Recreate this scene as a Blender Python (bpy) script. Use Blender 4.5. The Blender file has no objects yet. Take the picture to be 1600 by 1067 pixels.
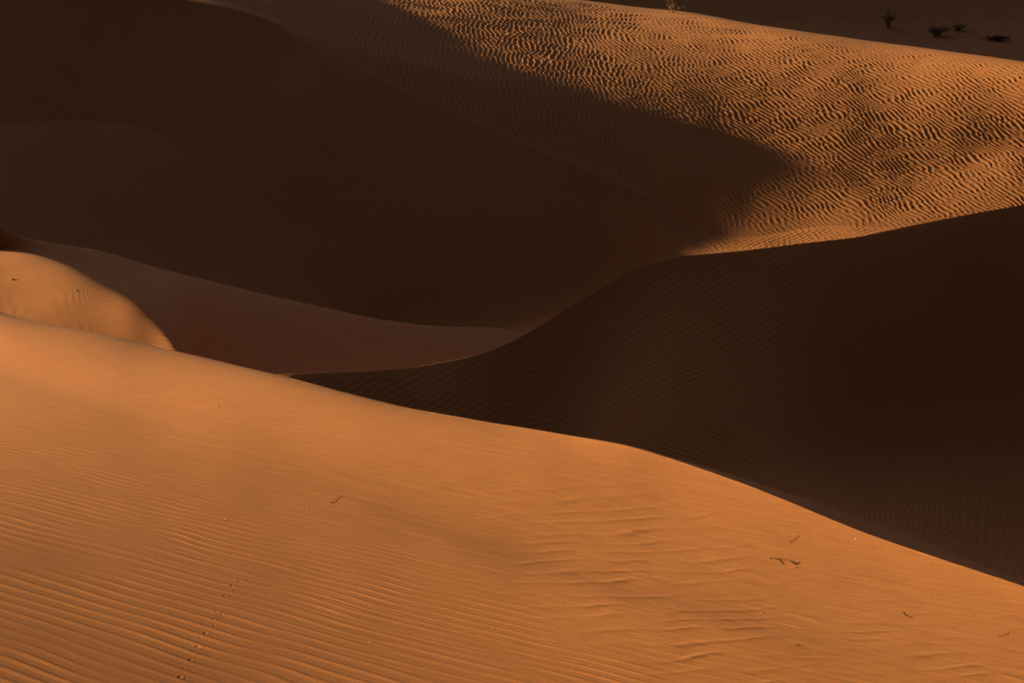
import bpy, math, random
import numpy as np

sc = bpy.context.scene
# ------------------------------------------------------------------ camera, sky, sun, exposure
F = 3778.0                      # focal length in photo pixels (1600 wide, 36 mm -> 85 mm)
P = math.radians(17.0)          # camera looks down
cam_d = bpy.data.cameras.new("camera")
cam_d.lens = 85.0
cam_d.sensor_width = 36.0
cam_d.clip_start = 0.1
cam_d.clip_end = 20000.0
cam = bpy.data.objects.new("camera", cam_d)
sc.collection.objects.link(cam)
CZ = 13.0                       # height of the camera above world zero
cam.location = (0, 0, CZ)
cam.rotation_euler = (math.radians(90) - P, 0, 0)
sc.camera = cam
cam_d.dof.use_dof = True
cam_d.dof.focus_distance = 14.0
cam_d.dof.aperture_fstop = 9.0

SUN_EL = math.radians(12.0)
SUN_AZ = math.radians(12.0)     # from the left, this much behind the scene
SKY_S, GLOW_S = 0.007, 0.26
sx, sy, sz = (-math.cos(SUN_AZ) * math.cos(SUN_EL), math.sin(SUN_AZ) * math.cos(SUN_EL), math.sin(SUN_EL))
w = bpy.data.worlds.new("World")
sc.world = w
w.use_nodes = True
nt = w.node_tree
bg = nt.nodes["Background"]
sky = nt.nodes.new("ShaderNodeTexSky")
sky.sky_type = 'NISHITA'
sky.sun_disc = False
sky.sun_elevation = SUN_EL
sky.sun_rotation = math.atan2(sx, sy)
sky.dust_density = 2.5
sky.air_density = 1.0
nt.links.new(sky.outputs[0], bg.inputs[0])
bg.inputs[1].default_value = SKY_S
# broad warm glow added to the sky, away from the sun, to grade the shade
tcw = nt.nodes.new("ShaderNodeTexCoord")
dot = nt.nodes.new("ShaderNodeVectorMath"); dot.operation = 'DOT_PRODUCT'
gl = math.radians(25)
ga_ = math.radians(58)
dot.inputs[1].default_value = (-math.cos(ga_)*math.cos(gl), math.sin(ga_)*math.cos(gl), math.sin(gl))
nt.links.new(tcw.outputs["Generated"], dot.inputs[0])
mx0 = nt.nodes.new("ShaderNodeMath"); mx0.operation = 'MAXIMUM'; mx0.inputs[1].default_value = 0.0
nt.links.new(dot.outputs["Value"], mx0.inputs[0])
pw = nt.nodes.new("ShaderNodeMath"); pw.operation = 'POWER'; pw.inputs[1].default_value = 6.0
nt.links.new(mx0.outputs[0], pw.inputs[0])
ml = nt.nodes.new("ShaderNodeMath"); ml.operation = 'MULTIPLY'; ml.inputs[1].default_value = GLOW_S
nt.links.new(pw.outputs[0], ml.inputs[0])
bg2 = nt.nodes.new("ShaderNodeBackground"); bg2.inputs[0].default_value = (1.0, .84, .74, 1)
nt.links.new(ml.outputs[0], bg2.inputs[1])
ad = nt.nodes.new("ShaderNodeAddShader")
nt.links.new(bg.outputs[0], ad.inputs[0]); nt.links.new(bg2.outputs[0], ad.inputs[1])
nt.links.new(ad.outputs[0], nt.nodes["World Output"].inputs[0])
sun_d = bpy.data.lights.new("sun", 'SUN')
sun_d.energy = 5.0
sun_d.angle = math.radians(0.7)
sun_d.color = (1.0, 0.745, 0.365)
sun = bpy.data.objects.new("sun", sun_d)
sc.collection.objects.link(sun)
from mathutils import Vector
sun.rotation_euler = Vector((sx, sy, sz)).to_track_quat('Z', 'Y').to_euler()
sun.location = (-30, 10, 40)
sc.view_settings.view_transform = 'Standard'
sc.view_settings.look = 'None'
sc.view_settings.gamma = 1.0
sc.view_settings.exposure = 2.35

# ------------------------------------------------------------------ terrain profile
def tand(v):                    # tangent of the angle below the horizon of photo row v
    return np.tan(P + np.arctan((np.asarray(v, float) - 533.5) / F))
def vrow(tn):
    return 533.5 + F * np.tan(np.arctan(tn) - P)

def pchip(x, y, xq):
    x = np.asarray(x, float); y = np.asarray(y, float)
    h = np.diff(x); d = np.diff(y) / h
    m = np.zeros_like(y)
    for i in range(1, len(x) - 1):
        if d[i-1] * d[i] > 0:
            w1 = 2*h[i] + h[i-1]; w2 = h[i] + 2*h[i-1]
            m[i] = (w1 + w2) / (w1/d[i-1] + w2/d[i])
    m[0] = d[0] * 0.6; m[-1] = d[-1] * 0.6
    xq = np.asarray(xq, float)
    xc = np.clip(xq, x[0], x[-1])
    i = np.clip(np.searchsorted(x, xc) - 1, 0, len(x) - 2)
    t = (xc - x[i]) / h[i]
    return ((2*t**3-3*t**2+1)*y[i] + (t**3-2*t**2+t)*h[i]*m[i] + (-2*t**3+3*t**2)*y[i+1] + (t**3-t**2)*h[i]*m[i+1])

TT = 'T'                        # slope equal to the line of sight: a rounded horizon line
def p(u, v, y, sm, sp=None):
    tn = float(tand(v)); z = -tn * y
    if sm == TT: sm = -tn
    if sp is None: sp = sm
    if sp == TT: sp = -tn
    return (u, z, y, sm, sp)
def q(u, z, y, sm, sp=None):
    return (u, z, y, sm, sm if sp is None else sp)

KEYS = [
 # 0 near the camera
 ("start", [q(-400,-2.3,1.2,-.5), q(2000,-2.3,1.2,-.5)]),
 # 1 below the frame
 ("low", [q(-200,-4.0390,8.402,0.029,0.029), q(0,-4.0855,8.498,0.006,0.006), q(200,-4.1346,8.600,-0.022,-0.022), q(400,-4.1921,8.720,-0.024,-0.024), q(600,-4.2353,8.810,-0.036,-0.036), q(800,-4.2722,8.887,-0.048,-0.048), q(1000,-4.2996,8.943,-0.035,-0.035), q(1200,-4.3172,8.979,-0.010,-0.010), q(1400,-4.3229,8.992,0.002,0.002), q(1600,-4.3208,8.988,0.011,0.011), q(1800,-4.3647,9.078,0.016,0.016)]),
 # 2 upper end of the ripples on the near dune
 ("mid", [q(-200,-4.9943,16.235,-0.195,-0.195), q(0,-4.6994,14.586,-0.188,-0.188), q(200,-4.4861,13.155,-0.147,-0.147), q(400,-4.3868,12.118,-0.091,-0.091), q(600,-4.3601,11.346,-0.076,-0.076), q(800,-4.3607,10.745,-0.102,-0.102), q(1000,-4.3421,10.219,-0.131,-0.131), q(1200,-4.3308,9.814,-0.134,-0.134), q(1400,-4.3304,9.538,-0.088,-0.088), q(1600,-4.3247,9.302,-0.051,-0.051), q(1800,-4.3230,9.113,-0.021,-0.021)]),
 # 3 crest and brink of the near dune
 ("crest1", [q(-200,-5.8676,21.040,-0.279,-0.420), q(0,-5.2706,18.013,-0.293,-0.420), q(200,-5.2085,17.077,-0.305,-0.420), q(310,-5.0812,16.265,-0.312,-0.420), q(420,-4.8839,15.256,-0.320,-0.420), q(530,-4.7247,14.387,-0.330,-0.420), q(650,-4.5694,13.567,-0.292,-0.420), q(760,-4.5148,13.185,-0.270,-0.389), q(860,-4.4298,12.761,-0.170,-0.349), q(1000,-4.3602,12.277,0.020,-0.302), q(1200,-4.3438,11.569,0.075,-0.291), q(1400,-4.3469,10.874,0.107,-0.309), q(1600,-4.3479,10.360,0.099,-0.381), q(1800,-4.3177,9.783,0.068,-0.396)]),
 # 4 trough behind the near dune
 ("trough1", [q(-200,-7.6000,19.000,0.000,0.000), q(0,-7.5000,18.600,0.000,0.000), q(400,-7.1000,17.800,0.100,0.100), q(650,-7.1000,17.900,0.200,0.200), q(860,-7.3000,18.600,0.250,0.250), q(1000,-7.1682,19.400,0.209,0.200), q(1200,-7.3709,20.597,0.077,0.060), q(1400,-7.9743,22.209,0.002,0.000), q(1600,-8.3312,23.070,0.058,0.000), q(1800,-8.5681,23.568,0.076,0.000)]),
 # 5 crest of the middle dune
 ("crest2", [q(-200,-7.4000,19.600,0.000,-0.100), q(0,-7.0000,19.500,0.000,-0.200), q(250,-6.6000,19.500,0.050,-0.300), q(430,-6.2857,19.600,0.250,-0.500), q(560,-6.3529,19.900,0.300,-0.500), q(650,-6.4074,20.200,0.300,-0.500), q(750,-6.4145,20.600,0.350,-0.500), q(800,-6.4173,21.000,0.380,-0.500), q(850,-6.4260,21.600,0.420,-0.500), q(900,-6.4356,22.300,0.440,-0.500), q(950,-6.4058,22.900,0.440,-0.500), q(1000,-6.3724,23.400,0.420,-0.420), q(1050,-6.3734,23.750,0.380,-0.280), q(1100,-6.4065,24.000,0.360,-0.280), q(1200,-6.4637,24.500,0.340,-0.300), q(1300,-6.5109,25.000,0.330,-0.300), q(1350,-6.5462,25.300,0.330,-0.300), q(1400,-6.5446,25.600,0.330,-0.300), q(1500,-6.5507,26.200,0.330,-0.300), q(1600,-6.5901,26.900,0.330,-0.300), q(1800,-6.6333,28.200,0.330,-0.300)]),
 # 6 hollow behind it
 ("hollow", [q(-200,-7.2199,22.300,0.066,0.066), q(0,-7.1935,22.400,-0.002,-0.002), q(200,-7.3055,22.400,-0.057,-0.057), q(450,-7.6834,23.000,-0.049,-0.049), q(640,-7.9032,23.600,-0.077,-0.077), q(800,-8.2650,24.500,-0.168,-0.168), q(1000,-8.7871,27.000,-0.164,-0.164), q(1300,-9.0000,29.000,-0.100,-0.100), q(1800,-9.0000,30.000,-0.100,-0.100)]),
 # 7 soft brink of the low dune (edge of its lit patch)
 ("soft", [q(-200,-6.8455,26.966,-0.153,-0.273), q(0,-7.1425,27.004,-0.186,-0.326), q(100,-7.1237,26.324,-0.198,-0.338), q(200,-7.1130,24.891,-0.094,-0.214), q(250,-7.1889,24.286,-0.031,-0.111), q(270,-7.2062,23.382,0.043,-0.017), q(340,-7.5988,23.249,-0.032,-0.052), q(450,-8.0625,24.811,-0.118,-0.118), q(640,-8.5501,26.497,-0.174,-0.174), q(800,-8.8975,27.934,-0.243,-0.243), q(1000,-9.1500,29.500,-0.150,-0.150), q(1300,-9.4000,32.000,-0.080,-0.080), q(1800,-9.4000,33.000,-0.050,-0.050)]),
 # 8 crest of the low dune
 ("crest3", [q(-700,-6.7385,27.557,-0.240,-0.340), q(-200,-6.3833,27.430,-0.240,-0.340), q(0,-6.9063,27.045,-0.255,-0.340), q(200,-7.9568,29.618,-0.269,-0.340), q(330,-8.2649,29.637,-0.279,-0.360), q(450,-8.5627,29.848,-0.287,-0.360), q(560,-8.8189,29.991,-0.294,-0.340), q(640,-9.0669,30.449,-0.298,-0.320), q(720,-9.4582,31.609,-0.299,-0.280), q(800,-9.9463,33.049,-0.280,-0.200), q(900,-10.1139,32.997,-0.200,-0.100), q(1000,-9.9000,32.800,-0.150,-0.050), q(1300,-9.7500,34.000,-0.030,-0.030), q(1800,-9.7000,35.000,-0.030,-0.030)]),
 # 9 foot behind it; unseen left end raised as a ridge to cast shade
 ("foot", [q(-700,-5.0860,33.500,0.100,0.100), q(-200,-7.5173,33.000,0.100,0.100), q(0,-8.8005,33.000,0.050,0.050), q(200,-9.6225,33.000,0.050,0.050), q(450,-10.2239,33.400,0.100,0.100), q(640,-10.7155,34.600,0.200,0.200), q(800,-10.5687,35.500,0.250,0.250), q(1000,-10.3091,36.600,0.150,0.150), q(1100,-9.9740,37.000,0.050,0.050), q(1300,-9.9922,37.000,0.000,0.000), q(1600,-9.8333,37.000,0.000,0.000), q(1800,-9.7738,37.300,0.000,0.000)]),
 # 10 top of the apron, its far left raised out of view for the same shadow
 ("apron", [q(-700,-5.5514,37.534,0.100,0.100), q(-200,-7.9905,37.525,0.200,0.350), q(0,-8.0433,38.370,0.200,0.360), q(200,-8.2173,39.119,0.222,0.392), q(350,-8.8264,38.095,0.290,0.410), q(500,-9.5052,36.995,0.374,0.464), q(640,-9.7697,36.906,0.470,0.470), q(800,-9.8806,37.146,0.502,0.502), q(1000,-9.7205,38.165,0.388,0.408), q(1100,-9.935,37.70,0.12,0.2), q(1165,-9.935,37.45,0.12,0.13), q(1300,-9.8684,37.783,0.111,0.111), q(1600,-9.7164,37.757,0.080,0.080), q(1800,-9.6911,37.907,0.080,0.080)]),
 # 11 brink of the big dune
 ("brink", [q(-700,-5.7521,44.476,0.200,0.100), q(-200,-5.8945,43.260,0.400,0.100), q(0,-6.2060,43.094,0.450,0.100), q(200,-6.6083,42.988,0.470,0.100), q(400,-7.0566,42.930,0.391,0.170), q(500,-7.5557,42.056,0.327,0.167), q(600,-7.9461,41.365,0.344,0.162), q(700,-8.3081,40.711,0.397,0.190), q(850,-8.8631,39.788,0.442,0.228), q(1000,-9.3807,39.016,0.464,0.243), q(1080,-9.6742,38.582,0.424,0.423), q(1130,-9.860,38.12,0.25,0.40), q(1165,-9.858,38.05,0.139,0.27), q(1300,-9.7698,38.455,0.150,0.267), q(1600,-9.8451,38.193,0.200,0.123), q(1800,-9.7012,38.669,0.200,0.200)]),
 # 12 upper rippled slope
 ("upper", [q(-700,-5.5766,44.810,-0.095,-0.095), q(-200,-5.9712,44.782,-0.094,-0.094), q(0,-6.2305,44.502,-0.093,-0.093), q(200,-6.5051,44.353,-0.023,-0.023), q(400,-7.0994,43.829,0.124,0.124), q(600,-7.6802,42.690,0.074,0.074), q(700,-7.9068,42.563,0.057,0.057), q(850,-8.2469,42.166,0.147,0.147), q(1000,-8.5674,41.726,0.236,0.236), q(1150,-8.8439,41.489,0.280,0.280), q(1300,-9.1855,40.572,0.282,0.282), q(1450,-9.3291,40.410,0.276,0.276), q(1600,-9.1738,41.109,0.176,0.176), q(1800,-9.3269,41.065,0.243,0.243)]),
 # 13 crest of the big dune
 ("crest4", [q(-700,-6.0099,50.583,-0.300,-0.300), q(-200,-6.8147,50.609,-0.250,-0.250), q(0,-7.0251,50.480,-0.250,-0.250), q(200,-7.1574,49.900,-0.200,-0.200), q(400,-6.9923,47.586,-0.150,-0.150), q(600,-7.6363,50.459,-0.151,-0.320), q(700,-7.6572,49.813,-0.154,-0.320), q(850,-7.9180,50.635,-0.156,-0.320), q(900,-8.0789,51.227,-0.158,-0.320), q(1050,-8.2203,50.668,-0.162,-0.320), q(1200,-8.1690,48.361,-0.169,-0.320), q(1400,-8.2696,46.871,-0.176,-0.320), q(1600,-8.2203,44.748,-0.184,-0.320), q(1800,-8.2504,43.193,-0.191,-0.320)]),
 # 14 dip behind it
 ("dip", [q(-200,-9.5,57,.0), q(400,-10,55.5,.0), q(1000,-10.7,55,-.0), q(1800,-10.9,55,.0)]),
 # 15 foot of the distant slope, built up out of view at left to shade it
 ("foot2", [q(-700,-3,66,.1,.2), q(0,-4.5,65,.1,.2), q(400,-7.,64,.1,.2), q(800,-9.8,63,.05,.15), q(1000,-10.5,63,.05,.15), q(1300,-10.6,63.5,.05,.15), q(1800,-10.8,65,.03,.12)]),
 # 16 its crest, heightened out of view at left as a shadow caster
 ("crest5", [q(-700,5,86,.2,-.1), q(0,3,86,.2,-.1), q(1000,-3.0,86,.2,-.1), q(1800,-6.0,88,.2,-.1)]),
 # 17 beyond
 ("end", [q(-200,-13.6,240,-.02), q(1800,-13.6,240,-.02)]),
]
ROWS = [14, 560, 360, 260, 420, 70, 60, 120, 26, 120, 250, 240, 360, 26, 60, 140, 24]
# columns: dense in the frame (and a little beside it), coarse further out
kf = 1600 / F * 0.5
dense = np.linspace(-kf * 1.16, kf * 1.16, 1290)
step = dense[1] - dense[0]
side = [dense[-1]]
s_ = step
while side[-1] < 2.2:
    s_ = min(s_ * 1.12, 0.05)
    side.append(side[-1] + s_)
side = np.array(side[1:])
K = np.concatenate([-side[::-1], dense, side])
NK = len(K)

def gsmooth(a, sig):            # smoothing along the columns, in units of k
    n = 801
    g = np.linspace(-0.6, 0.6, n)
    v = np.interp(g, K, a)
    r = int(4 * sig / (g[1]-g[0])) + 1
    kx = np.exp(-0.5 * (np.arange(-r, r+1) * (g[1]-g[0]) / sig) ** 2); kx /= kx.sum()
    vp = np.concatenate([np.full(r, v[0]), v, np.full(r, v[-1])])
    return np.interp(K, g, np.convolve(vp, kx, 'valid'))

def build_keys():
    out = []
    us = np.arange(-1200, 2800, 4.0)
    for name, pts in KEYS:
        pts = np.array(pts, float)
        u0 = pts[:, 0]
        z, y, a, b = (pchip(u0, pts[:, j], us) for j in (1, 2, 3, 4))
        tn = -z / y
        if name in ("start",): tn = np.full_like(tn, 0.3)
        kk = (us - 800) / F * (math.cos(P) + tn * math.sin(P))
        # interpolate row tangent instead of height: keeps horizon lines exact
        res = [np.interp(K, kk, c) for c in (-z / y, y, a, b)]
        sg = {"crest2": .0035, "brink": .004, "soft": .005, "crest1": .014, "mid": .014, "low": .012}.get(name, .007)
        res = [gsmooth(c, min(sg, .0045) if j_ == 0 else sg) for j_, c in enumerate(res)]
        out.append([-res[0] * res[1], res[1], res[2], res[3]])
    return out
KD = build_keys()
YK = np.array([k[1] for k in KD]); ZK = np.array([k[0] for k in KD])
SM = np.array([k[2] for k in KD]); SP = np.array([k[3] for k in KD])
# side extension: keep ridges running on, easing heights down a bit on the right
def herm(t, z0, z1, s0, s1, h):
    return (2*t**3-3*t**2+1)*z0 + (t**3-2*t**2+t)*h*s0 + (-2*t**3+3*t**2)*z1 + (t**3-t**2)*h*s1

def base_height(x, y):
    """smooth dune surface under any point, camera-relative height"""
    x = np.atleast_1d(np.asarray(x, float)); y = np.atleast_1d(np.asarray(y, float))
    k = x / np.maximum(y, 1e-6)
    out = np.empty_like(x)
    yk = np.array([np.interp(k, K, r) for r in YK]); zk = np.array([np.interp(k, K, r) for r in ZK])
    sm = np.array([np.interp(k, K, r) for r in SM]); sp = np.array([np.interp(k, K, r) for r in SP])
    out[:] = zk[0]
    for i in range(len(KD) - 1):
        m = (y >= yk[i]) & (y <= yk[i+1])
        h = yk[i+1] - yk[i]
        t = np.clip((y - yk[i]) / h, 0, 1)
        zz = herm(t, zk[i], zk[i+1], sp[i], sm[i+1], h)
        out = np.where(m, zz, out)
    return out

def hit(u, v, ymin=5.0, ymax=100.0):
    """where the line of sight of a photo point meets the sand (camera-relative)"""
    a = (u - 800) / F; b = (v - 533.5) / F
    d = np.array([a, math.cos(P) - b * math.sin(P), -math.sin(P) - b * math.cos(P)])
    t = np.arange(ymin, ymax, 0.004) / d[1]
    x, y, z = d[0]*t, d[1]*t, d[2]*t
    hb = base_height(x, y)
    i = np.argmax(z <= hb)
    return np.array([x[i], y[i], hb[i]])

# ------------------------------------------------------------------ ripples
def ripple_tile(seed, n, per, spread_a, spread_k):
    """complex narrow-band field: n x n samples, `per` wavelengths across, crests along the 2nd axis"""
    rng = np.random.default_rng(seed)
    f = np.fft.fftfreq(n, 1.0 / n)
    fx, fy = np.meshgrid(f, f, indexing='ij')
    kr = np.hypot(fx, fy) + 1e-9
    ang = np.arctan2(fy, fx)
    amp = np.exp(-0.5 * ((kr - per) / (per * spread_k))**2) * np.exp(-0.5 * (ang / spread_a)**2)
    spec = amp * np.exp(2j * np.pi * rng.random((n, n))) * rng.normal(1, .3, (n, n))
    g = np.fft.ifft2(spec)
    return (g / np.sqrt((np.abs(g)**2).mean())).astype(np.complex64)

def sample(tile, a, b):         # a, b in tile widths
    n = tile.shape[0]
    fa = (a % 1.0) * n; fb = (b % 1.0) * n
    ia = np.floor(fa).astype(np.int32); ib = np.floor(fb).astype(np.int32)
    ta = (fa - ia).astype(np.float32); tb = (fb - ib).astype(np.float32)
    ia %= n; ib %= n; ja = (ia + 1) % n; jb = (ib + 1) % n
    return (tile[ia, ib]*(1-ta)*(1-tb) + tile[ja, ib]*ta*(1-tb) + tile[ia, jb]*(1-ta)*tb + tile[ja, jb]*ta*tb)

def noise_tile(seed, n, per, slope=1.6):
    rng = np.random.default_rng(seed)
    f = np.fft.fftfreq(n, 1.0 / n)
    fx, fy = np.meshgrid(f, f, indexing='ij')
    kr = np.hypot(fx, fy)
    amp = np.where(kr < 1, 0, np.exp(-0.5 * (kr / per)**2))
    g = np.fft.ifft2(amp * np.exp(2j*np.pi*rng.random((n, n)))).real
    return (g / g.std()).astype(np.float32)

T_STRAIGHT = ripple_tile(3, 1024, 96, 0.026, 0.07)
T_WAVY = ripple_tile(5, 1024, 96, 0.16, 0.12)
T_BOLD = ripple_tile(8, 1536, 150, 0.36, 0.13)
T_FINE = ripple_tile(11, 1024, 110, 0.055, 0.09)
T_SEMI = ripple_tile(15, 1024, 96, 0.10, 0.13)
N1 = noise_tile(21, 512, 4)
N2 = noise_tile(22, 512, 6)
N3 = noise_tile(23, 1024, 22)

def field(tile, per, lam, ang, x, y, warp=0.0, ws=6.0):
    """ripple value -1..1 and envelope; ang = direction of crest lines (deg from +x)"""
    c, s = np.cos(np.radians(ang)), np.sin(np.radians(ang))
    if warp:
        wx = sample(N1, x/ws, y/ws) * warp; wy = sample(N2, x/ws+.3, y/ws+.7) * warp
        x = x + wx; y = y + wy
    pcoord = -s * x + c * y
    qcoord = c * x + s * y
    W = lam * per
    g = sample(tile, pcoord / W, qcoord / W)
    m = np.abs(g)
    return g / np.maximum(m, 1e-6), np.minimum(m * 1.6, 1.0)

def shape(g, m, sharp=0.35, skew=0.35):
    """asymmetric crest profile from the phase"""
    ph = np.angle(g)
    ph = ph + skew * np.sin(ph)
    c = np.cos(ph)
    return m * (c + sharp * np.cos(2*ph))

def sstep(a, b, x):
    t = np.clip((x - a) / (b - a), 0, 1)
    return t*t*(3-2*t)

TRACKS = []
def track_pits():
    rnd = random.Random(4)
    px = [(462,750,.5),(470,754,.5),(482,783,.9),(487,786,.9),(478,789,1.),(484,792,.9),(491,788,.8),(476,785,.6),(457,797,.9),(466,800,1.),(449,800,.6),(437,802,.7),(444,804,.6),
          (424,814,.7),(404,821,.7),(399,831,.5),(393,845,.6),(387,861,.8),(395,865,.8),(383,870,1.),(379,874,.6),(369,889,.9),(379,892,.6),(370,902,.7),(364,905,.9),(374,908,1.),(362,915,1.1),(366,922,.9),
          (351,930,1.1),(354,935,.6),(337,955,.9),(347,959,.9),(334,967,1.1),(324,975,.6),(335,977,.9),(321,988,1.1),(313,995,.8),(325,999,.7),(309,1010,1.2),(300,1018,.7),(312,1021,.8),(297,1031,1.2),(286,1043,.8),(298,1046,.8),(281,1057,1.2),(290,1060,.7)]
    for (u, v, s) in px:
        h = hit(u, v)
        TRACKS.append((h[0], h[1], s, rnd.uniform(-.5, .5)))
track_pits()

def ripples(x, y, u, v, seg, t):
    """vertical displacement in metres. u, v = photo position of the smooth surface, used only to vary
    the strength of the ripples over each dune the way the wind has done."""
    d = np.zeros_like(x)
    if seg <= 2:                                  # near dune, sunlit side
        n = sample(N1, x/2.3, y/2.3) * .6
        line = np.interp(u, [-200, 0, 400, 800, 1200, 1600, 1800], [545, 600, 740, 880, 1005, 1085, 1120])
        a = sstep(-30, 170, v - line + n*18)
        g, m = field(T_STRAIGHT, 96, .088, -27.0, x, y, .012, 5.0)
        gu, mu = field(T_STRAIGHT, 96, .064, -27.0, x+3.1, y, .012, 5.0)
        wu = 1 - sstep(60, 300, v - line)
        d += a * (.0024 * (1-wu) * shape(g, m, .38, .3) + .0021 * wu * shape(gu, mu, .38, .3))
        # wavy set on the right
        bmask = sstep(700, 940, u) * sstep(20, 130, v - np.interp(u, [-200, 860, 1000, 1200, 1400, 1600, 1800], [600, 675, 702, 770, 850, 915, 985]))
        bmask *= 1 - sstep(-10, 130, v - line - 30)
        g1, m1 = field(T_SEMI, 96, .15, 8.0, x, y, .02, 3.0)
        g2, m2 = field(T_SEMI, 96, .135, -13.0, x, y, .02, 3.0)
        w2 = sstep(1050, 1350, u)
        pat = .8 + .2*np.clip(sample(N2, x/2.1, y/2.1), -1, 1)
        d += .0018 * bmask * pat * ((1-w2)*shape(g1, m1, .2, .6) + w2*shape(g2, m2, .2, .6))
        # faint wind streaks on the smooth band
        ca, sa = math.cos(math.radians(-24)), math.sin(math.radians(-24))
        pc = -sa*x + ca*y; qc = ca*x + sa*y
        st = sample(N3, qc/14.0, pc/1.5) 
        st2 = sample(N3, qc/9.0 + .4, pc/1.1 + .2)
        d += .0011 * (1 - .7*a) * (np.clip(st, -1.2, .4) + .6*np.clip(st2, -2, -.6))
        d += .0003 * sample(N1, (x + 1.7*y)/7.0, (y + .45*x)/1.9)
    elif seg == 3:                                # near dune, lee side
        g, m = field(T_SEMI, 96, .10, -10.0, x, y, .02, 6.0)
        a = sstep(.03, .3, t)
        d += .0050 * a * shape(g, m)
    elif seg == 4:                                # middle dune, shaded face
        a = (1 - sstep(.93, 1., t))
        g, m = field(T_FINE, 110, .060, ANG_MID, x, y, .015, 7.0)
        d += .0017 * a * sstep(.15, .45, t) * shape(g, m)
        g, m = field(T_SEMI, 96, .10, -10.0, x, y, .02, 6.0)
        d += .0035 * (1 - sstep(.1, .4, t)) * shape(g, m)
    elif seg == 5:
        g, m = field(T_SEMI, 96, .13, -30.0, x, y, .03, 6.0)
        d += .004 * sstep(.05, .3, t) * (1 - sstep(.6, 1, t)) * shape(g, m)
    elif seg in (6, 7, 8):
        g, m = field(T_STRAIGHT, 96, .13, -24.0, x, y, .03, 6.0)
        g2, m2 = field(T_SEMI, 96, .10, -10.0, x, y, .03, 6.0)
        lit_ = 1 - sstep(200, 320, u)
        d += (sstep(0, .3, t) if seg == 6 else 1) * (.0012*lit_ + .0048*(1-lit_)) * ((.25 + .45*lit_)*shape(g, m) + .8*(1-lit_)*shape(g2, m2))
    elif seg == 9:
        g, m = field(T_WAVY, 96, .15, -4.0, x, y, .03, 6.0)
        d += .0025 * (1 - sstep(350, 520, u)*sstep(.6, 1, t)) * shape(g, m)
    elif seg == 10:
        g, m = field(T_WAVY, 96, .15, -4.0, x, y, .03, 6.0)
        d += .0025 * (1 - sstep(.0, .3, t)) * (1 - sstep(350, 520, u)) * shape(g, m)
        g, m = field(T_FINE, 110, .085, ANG_BIG, x, y, .015, 7.0)
        a = (1 - sstep(.7, .95, t)) * sstep(350, 600, u) * sstep(0, .2, t)
        d += .0022 * a * shape(g, m)
    elif seg in (11, 12, 13):
        pass
    if seg in (9, 10, 11, 12, 13):                # the boldly rippled slope
        if seg == 9: a = sstep(1050, 1110, u)
        elif seg == 10: a = sstep(1050, 1110, u)
        elif seg == 11: a = sstep(.0, .12, t) * sstep(480, 640, u)*.9 + sstep(1050, 1110, u) * (1 - sstep(.0, .12, t))
        elif seg == 12: a = sstep(420, 600, u) * (1 - .9*sstep(.66, .97, t))
        else: a = 0.07 * (1 - sstep(0, .3, t))
        rot = np.interp(u, [500, 750, 1050, 1350, 1600], [0, 1, 2, 3, 4])
        # two neighbouring orientations, blended by phase addition
        ga, ma = field(T_BOLD, 150, .094, -86.0, x, y, .03, 5.0)
        gb, mb = field(T_BOLD, 150, .098, -58.0, x, y, .03, 5.0)
        wgt = sstep(820, 1180, u + 60*sample(N2, x/9, y/9))
        fl = (sstep(.35, .0, t) if False else (1 - sstep(.0, .35, t))) if seg == 11 else (1.0 if seg < 11 else 0.0)
        fl = fl * sstep(1040, 1120, u)
        gc, mc = field(T_BOLD, 150, .074, -40.0, x, y, .03, 5.0)
        rp = (1 - wgt) * shape(ga, ma, .2, .65) + wgt * shape(gb, mb, .2, .65)
        d += a * (.0072 * (1 - fl) * rp + .0040 * fl * (.6*rp + .6*shape(gc, mc, .2, .6)))
    if seg >= 14:
        g, m = field(T_WAVY, 96, .22, -10.0, x, y, .05, 9.0)
        d += .006 * (1 - sstep(0.3, 1, t) if seg == 16 else 1) * shape(g, m)
    # soft unevenness everywhere
    amp = .0006 if seg <= 2 else .002
    d += amp * sample(N2, x/9.0, y/9.0) * (0.0 if seg == 0 else 1.0)
    return d

ANG_MID, ANG_BIG = 40.0, 35.0
def image_angle(u0, v0, u1, v1):
    a = hit(u0, v0); b = hit(u1, v1)
    return math.degrees(math.atan2(b[1]-a[1], b[0]-a[0]))
ANG_MID = image_angle(1120, 560, 1300, 470)
ANG_BIG = image_angle(620, 420, 800, 330)
print("ANGLES", ANG_MID, ANG_BIG, image_angle(1300,150,1340,175), image_angle(760,50,764,80), image_angle(100,800,400,870), image_angle(1000,930,1300,950))

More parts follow.
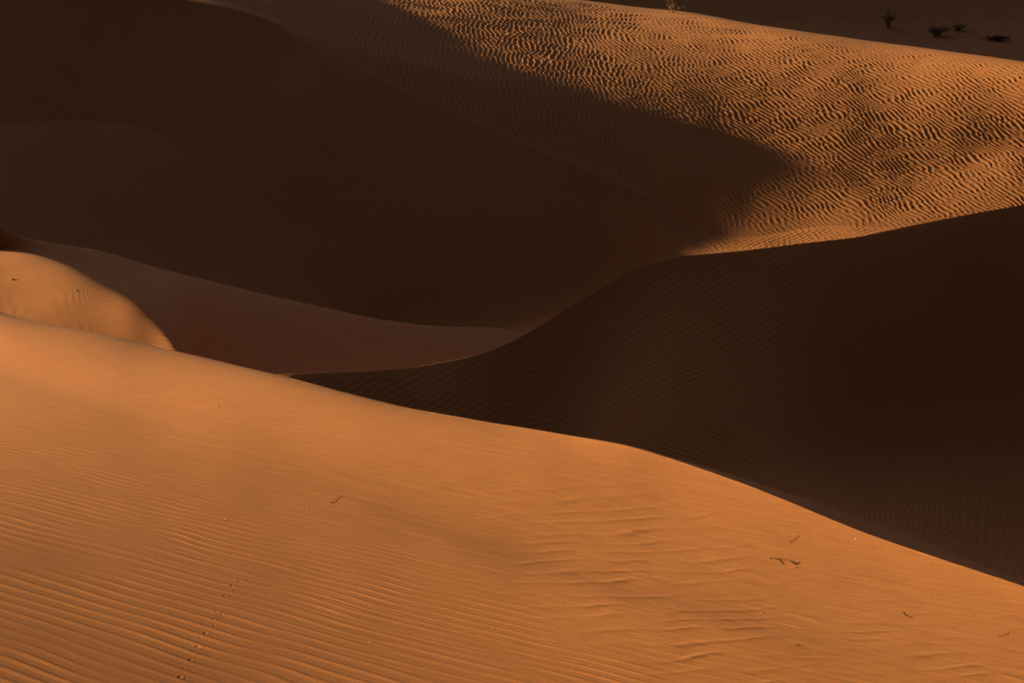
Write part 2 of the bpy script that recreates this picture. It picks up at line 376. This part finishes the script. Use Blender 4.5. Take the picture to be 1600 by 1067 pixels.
# ------------------------------------------------------------------ sand materials
def sand_material(name, col_a, col_b, grain_scale, grain_bump):
    m = bpy.data.materials.new(name)
    m.use_nodes = True
    n = m.node_tree.nodes; l = m.node_tree.links
    bs = n["Principled BSDF"]
    bs.inputs["Roughness"].default_value = 0.95
    bs.inputs["Specular IOR Level"].default_value = 0.12
    tc = n.new("ShaderNodeTexCoord")
    n1 = n.new("ShaderNodeTexNoise"); n1.inputs["Scale"].default_value = 0.35; n1.inputs["Detail"].default_value = 4
    n2 = n.new("ShaderNodeTexNoise"); n2.inputs["Scale"].default_value = grain_scale; n2.inputs["Detail"].default_value = 3; n2.inputs["Roughness"].default_value = .7
    l.new(tc.outputs["Object"], n1.inputs["Vector"]); l.new(tc.outputs["Object"], n2.inputs["Vector"])
    mr = n.new("ShaderNodeMapRange"); mr.inputs[1].default_value = .35; mr.inputs[2].default_value = .65
    l.new(n1.outputs["Fac"], mr.inputs[0])
    mix = n.new("ShaderNodeMix"); mix.data_type = 'RGBA'
    mix.inputs[6].default_value = (*col_a, 1); mix.inputs[7].default_value = (*col_b, 1)
    l.new(mr.outputs[0], mix.inputs[0])
    g = n.new("ShaderNodeMapRange"); g.inputs[1].default_value = .3; g.inputs[2].default_value = .7; g.inputs[3].default_value = .72; g.inputs[4].default_value = 1.28
    l.new(n2.outputs["Fac"], g.inputs[0])
    mul = n.new("ShaderNodeVectorMath"); mul.operation = 'SCALE'
    l.new(mix.outputs[2], mul.inputs[0]); l.new(g.outputs[0], mul.inputs["Scale"])
    l.new(mul.outputs[0], bs.inputs["Base Color"])
    bp = n.new("ShaderNodeBump"); bp.inputs["Strength"].default_value = 1.0; bp.inputs["Distance"].default_value = grain_bump
    l.new(n2.outputs["Fac"], bp.inputs["Height"]); l.new(bp.outputs["Normal"], bs.inputs["Normal"])
    return m
SAND = sand_material("sand", (.226, .0875, .0295), (.214, .081, .027), 190.0, .0006)
SAND_FAR = sand_material("sand_far", (.192, .077, .028), (.180, .071, .0255), 60.0, .0006)

# ------------------------------------------------------------------ dune meshes
OBJ = [  # name, first key, last key, material
    ("foreground_dune", 0, 4, SAND),
    ("middle_dune", 4, 6, SAND),
    ("low_dune", 6, 9, SAND),
    ("rippled_dune", 9, 14, SAND_FAR),
    ("distant_dune", 14, 17, SAND_FAR),
]
def seg_rows(i, last):
    n = ROWS[i]
    t = np.linspace(0, 1, n + 1)
    if i == len(ROWS) - 1: t = t**2
    if not last: t = t[:-1]
    return t

for name, a, b, mat in OBJ:
    xs, ys, zs = [], [], []
    for i in range(a, b):
        t = seg_rows(i, i == b - 1)[:, None]
        h = (YK[i+1] - YK[i])[None, :]
        y = YK[i][None, :] + t * h
        z = herm(t, ZK[i][None, :], ZK[i+1][None, :], SP[i][None, :], SM[i+1][None, :], h)
        x = K[None, :] * y
        dc = y * math.cos(P) - z * math.sin(P)
        u = 800 + F * x / dc
        v = vrow(-z / y)
        d = ripples(x, y, u, v, i, t + 0*y)
        fade = 1 - sstep(.32, .5, np.abs(K))[None, :]
        z = z + d * fade
        if i in (1, 2):
            for (tx, ty, s, ang) in TRACKS:
                r = .0066 * s
                j0 = np.searchsorted(K, (tx - .05) / ty); j1 = np.searchsorted(K, (tx + .05) / ty)
                sub = (slice(None), slice(j0, j1))
                ddx = x[sub] - tx; ddy = y[sub] - ty
                ca, sa = math.cos(ang), math.sin(ang)
                e = ((ddx*ca + ddy*sa) / r)**2 + ((-ddx*sa + ddy*ca) / (r*1.5))**2
                z[sub] += .0013 * s * (-np.exp(-e*1.2) + .28*np.exp(-(np.sqrt(e) - 1.7)**2 * 3))
        xs.append(x); ys.append(y); zs.append(z)
    X = np.vstack(xs); Y = np.vstack(ys); Z = np.vstack(zs)
    NR = X.shape[0]
    co = np.stack([X, Y, Z + CZ], -1).reshape(-1, 3).astype(np.float32)
    r0 = (np.arange(NR-1, dtype=np.int32)[:, None] * NK + np.arange(NK-1, dtype=np.int32)[None, :])
    quads = np.stack([r0, r0+1, r0+1+NK, r0+NK], -1).reshape(-1)
    nf = len(quads) // 4
    me = bpy.data.meshes.new(name)
    me.vertices.add(len(co)); me.vertices.foreach_set("co", co.ravel())
    me.loops.add(nf*4); me.loops.foreach_set("vertex_index", quads.astype(np.int32))
    me.polygons.add(nf); me.polygons.foreach_set("loop_start", np.arange(0, nf*4, 4, dtype=np.int32))
    try: me.polygons.foreach_set("loop_total", np.full(nf, 4, np.int32))
    except Exception: pass
    me.update(calc_edges=True)
    me.polygons.foreach_set("use_smooth", np.ones(nf, bool))
    me.materials.append(mat)
    o = bpy.data.objects.new(name, me)
    o["kind"] = "structure"
    sc.collection.objects.link(o)
    print(name, len(co))

# wide desert floor to the horizon
me = bpy.data.meshes.new("desert_ground")
R = 9000
me.from_pydata([(-R, -R, CZ-13.3), (R, -R, CZ-13.3), (R, R, CZ-13.3), (-R, R, CZ-13.3)], [], [(0, 1, 2, 3)])
me.materials.append(SAND_FAR)
o = bpy.data.objects.new("desert_ground", me); o["kind"] = "structure"
sc.collection.objects.link(o)

# ------------------------------------------------------------------ small things lying or growing on the sand
def W(pt, dz=0.0):
    return Vector((pt[0], pt[1], pt[2] + CZ + dz))
def simple_mat(name, col, rough=.8, var=.25):
    m = bpy.data.materials.new(name); m.use_nodes = True
    n = m.node_tree.nodes; l = m.node_tree.links; bs = n["Principled BSDF"]
    bs.inputs["Roughness"].default_value = rough
    bs.inputs["Specular IOR Level"].default_value = .2
    tc = n.new("ShaderNodeTexCoord"); no = n.new("ShaderNodeTexNoise"); no.inputs["Scale"].default_value = 30
    l.new(tc.outputs["Object"], no.inputs["Vector"])
    mx = n.new("ShaderNodeMix"); mx.data_type = 'RGBA'
    mx.inputs[6].default_value = (*[c*(1-var) for c in col], 1); mx.inputs[7].default_value = (*[c*(1+var) for c in col], 1)
    l.new(no.outputs["Fac"], mx.inputs[0]); l.new(mx.outputs[2], bs.inputs["Base Color"])
    return m
M_TWIG = simple_mat("dark_twig", (.035, .018, .010))
M_STRAW = simple_mat("dry_straw", (.11, .045, .018))
M_LEAF = simple_mat("shrub_leaf", (.17, .13, .065))
M_DRYLEAF = simple_mat("dry_grass", (.035, .02, .01))
M_STEM = simple_mat("shrub_stem", (.14, .08, .045))
M_GRIT = simple_mat("pale_grit", (.6, .48, .34), .5, .1)
M_STONE = simple_mat("dark_stone", (.06, .03, .02))

def tube_data(pts, radii, verts, faces, ns=7):
    pts = [Vector(p_) for p_ in pts]
    base = len(verts)
    for i, c in enumerate(pts):
        d = (pts[min(i+1, len(pts)-1)] - pts[max(i-1, 0)]).normalized()
        a = d.cross(Vector((0, 0, 1)))
        if a.length < .01: a = d.cross(Vector((1, 0, 0)))
        a.normalize(); b = a.cross(d)
        for k in range(ns):
            t = 2*math.pi*k/ns
            verts.append(c + (a*math.cos(t) + b*math.sin(t)) * radii[i])
    for i in range(len(pts)-1):
        for k in range(ns):
            k2 = (k+1) % ns
            faces.append((base+i*ns+k, base+i*ns+k2, base+(i+1)*ns+k2, base+(i+1)*ns+k))
    faces.append(tuple(base+k for k in range(ns))[::-1])
    faces.append(tuple(base+(len(pts)-1)*ns+k for k in range(ns)))
def link_mesh(name, verts, faces, mat, parent=None, smooth=True):
    me = bpy.data.meshes.new(name); me.from_pydata([tuple(v_) for v_ in verts], [], faces); me.update()
    if smooth: me.polygons.foreach_set("use_smooth", [True]*len(me.polygons))
    me.materials.append(mat)
    o = bpy.data.objects.new(name, me); sc.collection.objects.link(o)
    if parent is not None: o.parent = parent
    return o
def tag(o, label, cat, group=None):
    o["label"] = label; o["category"] = cat
    if group: o["group"] = group
    return o
def curve_pts(pts, n=5):
    out = []
    for i in range(len(pts)-1):
        p0 = pts[max(i-1, 0)]; p1 = pts[i]; p2 = pts[i+1]; p3 = pts[min(i+2, len(pts)-1)]
        for k in range(n):
            t = k/n
            out.append(.5*((2*p1) + (p2-p0)*t + (2*p0-5*p1+4*p2-p3)*t*t + (3*p1-p0-3*p2+p3)*t**3))
    out.append(pts[-1]); return out
def on_sand(lst):               # photo points with a height above the sand
    return [W(hit(u, v, 7, 60), h) for (u, v, h) in lst]

root = bpy.data.objects.new("twig", None); sc.collection.objects.link(root)
org = W(hit(1213, 874)); root.location = org
tag(root, "forked dark twig lying on the sunlit sand, widest of the scraps on the near dune", "twig")
def part(name, lst, r0, r1, mat, parent, n=5):
    pts = curve_pts([p_ - org for p_ in on_sand(lst)], n)
    v_, f_ = [], []
    tube_data(pts, [r0 + (r1-r0)*i/(len(pts)-1) for i in range(len(pts))], v_, f_)
    return link_mesh(name, v_, f_, mat, parent)
part("stem", [(1202,873,.001),(1207,873,.005),(1214,874,.006),(1225,875,.006),(1234,878,.004),(1240,881,.002)], .0012, .0017, M_TWIG, root)
part("side_branch", [(1209,873,.005),(1214,877,.004),(1221,881,.001)], .0012, .0009, M_TWIG, root)
part("broken_stub", [(1239,881,.002),(1240.5,879,.004),(1242,877.5,.006)], .0017, .0014, M_TWIG, root)

def straw(lst, r, mat, label, cat="dry stem", name="dry_stem", group=None):
    pts = on_sand(lst); o0 = pts[0].copy()
    pts = curve_pts([p_ - o0 for p_ in pts])
    v_, f_ = [], []
    tube_data(pts, [r*(1-.4*i/(len(pts)-1)) for i in range(len(pts))], v_, f_)
    o = link_mesh(name, v_, f_, mat); o.location = o0
    return tag(o, label, cat, group)
straw([(1232,847,.0006),(1240,842,.001),(1249,835,.0008)], .0007, M_STRAW, "thin reddish grass stem just above the forked dark twig")
straw([(1409,955,.0008),(1413,960,.0015),(1420,964,.0015),(1427,966,.0005)], .0011, M_TWIG, "short dark bent grass stem right of the forked twig, below the dune brink")
straw([(1560,994,.0006),(1568,991,.001),(1577,988,.0008)], .0009, M_TWIG, "small straight dark stem near the right edge of the sunlit dune")
straw([(515,786,.0006),(522,779,.001),(535,775,.0006)], .0009, M_STRAW, "faint thin curved stem beside the upper end of the animal tracks")

def chip(u, v, w_, l_, ang, mat, label, name, cat, group=None, h_=.5):
    c = W(hit(u, v, 7, 60))
    rnd = random.Random(int(u*7+v)); v_, f_ = [], []
    nr, nn = 4, 9
    for i in range(nr+1):
        th = math.pi*i/nr
        for k in range(nn):
            ph = 2*math.pi*k/nn; rr = 1 + rnd.uniform(-.18, .18)
            x_, y_, z_ = math.sin(th)*math.cos(ph)*l_*rr, math.sin(th)*math.sin(ph)*w_*rr, math.cos(th)*w_*h_*rr + w_*h_*.5
            v_.append(Vector((x_*math.cos(ang)-y_*math.sin(ang), x_*math.sin(ang)+y_*math.cos(ang), z_)))
    for i in range(nr):
        for k in range(nn):
            k2 = (k+1) % nn
            f_.append((i*nn+k, (i+1)*nn+k, (i+1)*nn+k2, i*nn+k2))
    o = link_mesh(name, v_, f_, mat); o.location = c
    return tag(o, label, cat, group)
chip(1246, 1007, .0035, .010, -.3, M_TWIG, "dark seed husk alone on the ripples below the forked twig", "seed_husk", "seed husk")
chip(342, 635, .004, .008, .2, M_TWIG, "small dark scrap on the smooth upper part of the near dune", "plant_scrap", "plant scrap")
chip(1244, 886, .0018, .007, .5, M_TWIG, "tiny sliver just below the stub end of the forked twig", "bark_sliver", "bark sliver")
chip(1263, 891, .0022, .0035, .0, M_STONE, "tiny dark crumb to the lower right of the forked twig", "crumb", "crumb")
chip(20, 437, .016, .022, .0, M_STONE, "dark speck of stone by the left edge of the small sunlit patch", "pebble", "pebble", "dark stones on the small sunlit patch")
chip(120, 455, .013, .02, .0, M_STONE, "dark stone in the middle of the small sunlit patch", "pebble", "pebble", "dark stones on the small sunlit patch")
chip(175, 446, .015, .02, .0, M_STONE, "dark stone at the shadow edge of the small sunlit patch", "pebble", "pebble", "dark stones on the small sunlit patch")
for (u, v, s_) in [(88,622,1),(275,659,1.2),(351,811,1.3),(281,939,1.4),(456,988,1.3),(530,635,1),(577,1002,1),(621,960,1),(1178,793,1.),(1337,842,1.4),(1189,958,1.3),(846,736,1),(220,759,.9),(770,983,1),(478,998,.8)]:
    chip(u, v, .0015*s_, .0019*s_, .3, M_GRIT, "pale speck of grit glinting on the sunlit near dune", "grit_grain", "grit", "pale grit on the near dune", .9)

def shrub(u, v, width, height, n, leaves, leaf, label, mat_leaf, name, cat, lean=0.0, ymin=52, seed=1, part_name="foliage", at=None):
    c = W(hit(u, v, ymin, 100)) if at is None else at
    rnd = random.Random(seed)
    root = bpy.data.objects.new(name, None); sc.collection.objects.link(root); root.location = c
    tag(root, label, cat)
    v_, f_, lv, lf = [], [], [], []
    for i in range(n):
        a = rnd.uniform(0, 2*math.pi); R_ = width*.5*math.sqrt(rnd.random()); H_ = height*rnd.uniform(.45, 1.0)*(1 - .35*(R_/(width*.5))**2)
        tip = Vector((R_*math.cos(a) + lean*H_, R_*math.sin(a)*.6, H_))
        mid_ = Vector((tip.x*.35, tip.y*.35, H_*.6)) + Vector((rnd.uniform(-1, 1), rnd.uniform(-1, 1), 0))*width*.04
        b0 = Vector((tip.x*.1, tip.y*.1, -.03))
        pts = curve_pts([b0, mid_, tip], 4)
        r = .006 + .004*rnd.random()
        tube_data(pts, [r*(1-.7*k/(len(pts)-1)) for k in range(len(pts))], v_, f_, 5)
        for k in range(leaves):
            t = rnd.uniform(.25, 1)*(len(pts)-1); q0 = pts[int(t)].lerp(pts[min(int(t)+1, len(pts)-1)], t % 1)
            d = Vector((rnd.uniform(-1, 1), rnd.uniform(-1, 1), rnd.uniform(-.1, 1))).normalized()*leaf*rnd.uniform(.6, 1.4)
            s2 = d.cross(Vector((rnd.uniform(-1, 1), rnd.uniform(-1, 1), .3))).normalized()*leaf*.16
            q0 = q0 + Vector((rnd.uniform(-1, 1), rnd.uniform(-1, 1), rnd.uniform(-.5, .5)))*leaf*.5
            b = len(lv); lv += [q0, q0 + d*.5 + s2, q0 + d, q0 + d*.5 - s2]; lf.append((b, b+1, b+2, b+3))
    link_mesh("stems", v_, f_, M_STEM, root)
    link_mesh(part_name, lv, lf, mat_leaf, root, False)
    return root
shrub(1388, 43, .55, .60, 30, 9, .06, "sparse upright desert shrub on the shaded far slope, left of the low wide bush", M_LEAF, "desert_shrub", "shrub", 0, 52, 3)
shrub(1463, 56, .70, .30, 60, 16, .06, "dense low dark bush on the shaded far slope, widest of the plants", M_LEAF, "desert_bush", "bush", .3, 52, 4)
shrub(1496, 48, .60, .20, 34, 12, .05, "thin trailing bush touching the right side of the wide dark bush", M_LEAF, "desert_bush", "bush", .6, 52, 6)
shrub(1558, 64, .9, .10, 26, 12, .08, "flat sparse tuft of grass near the right edge of the shaded far slope", M_DRYLEAF, "grass_tuft", "grass tuft", 0, 52, 7, "foliage")
gx = hit(1050, 30, 40, 60)
yy_ = 49.3; xx_ = (1050-800)/F*1.012*yy_
shrub(0, 0, .5, .34, 12, 4, .06, "dry pale grass tuft showing just above the crest of the rippled dune", M_DRYLEAF, "grass_tuft", "grass tuft", 0, 52, 9, "foliage",
      Vector((xx_, yy_, float(base_height(xx_, yy_)[0]) + CZ)))
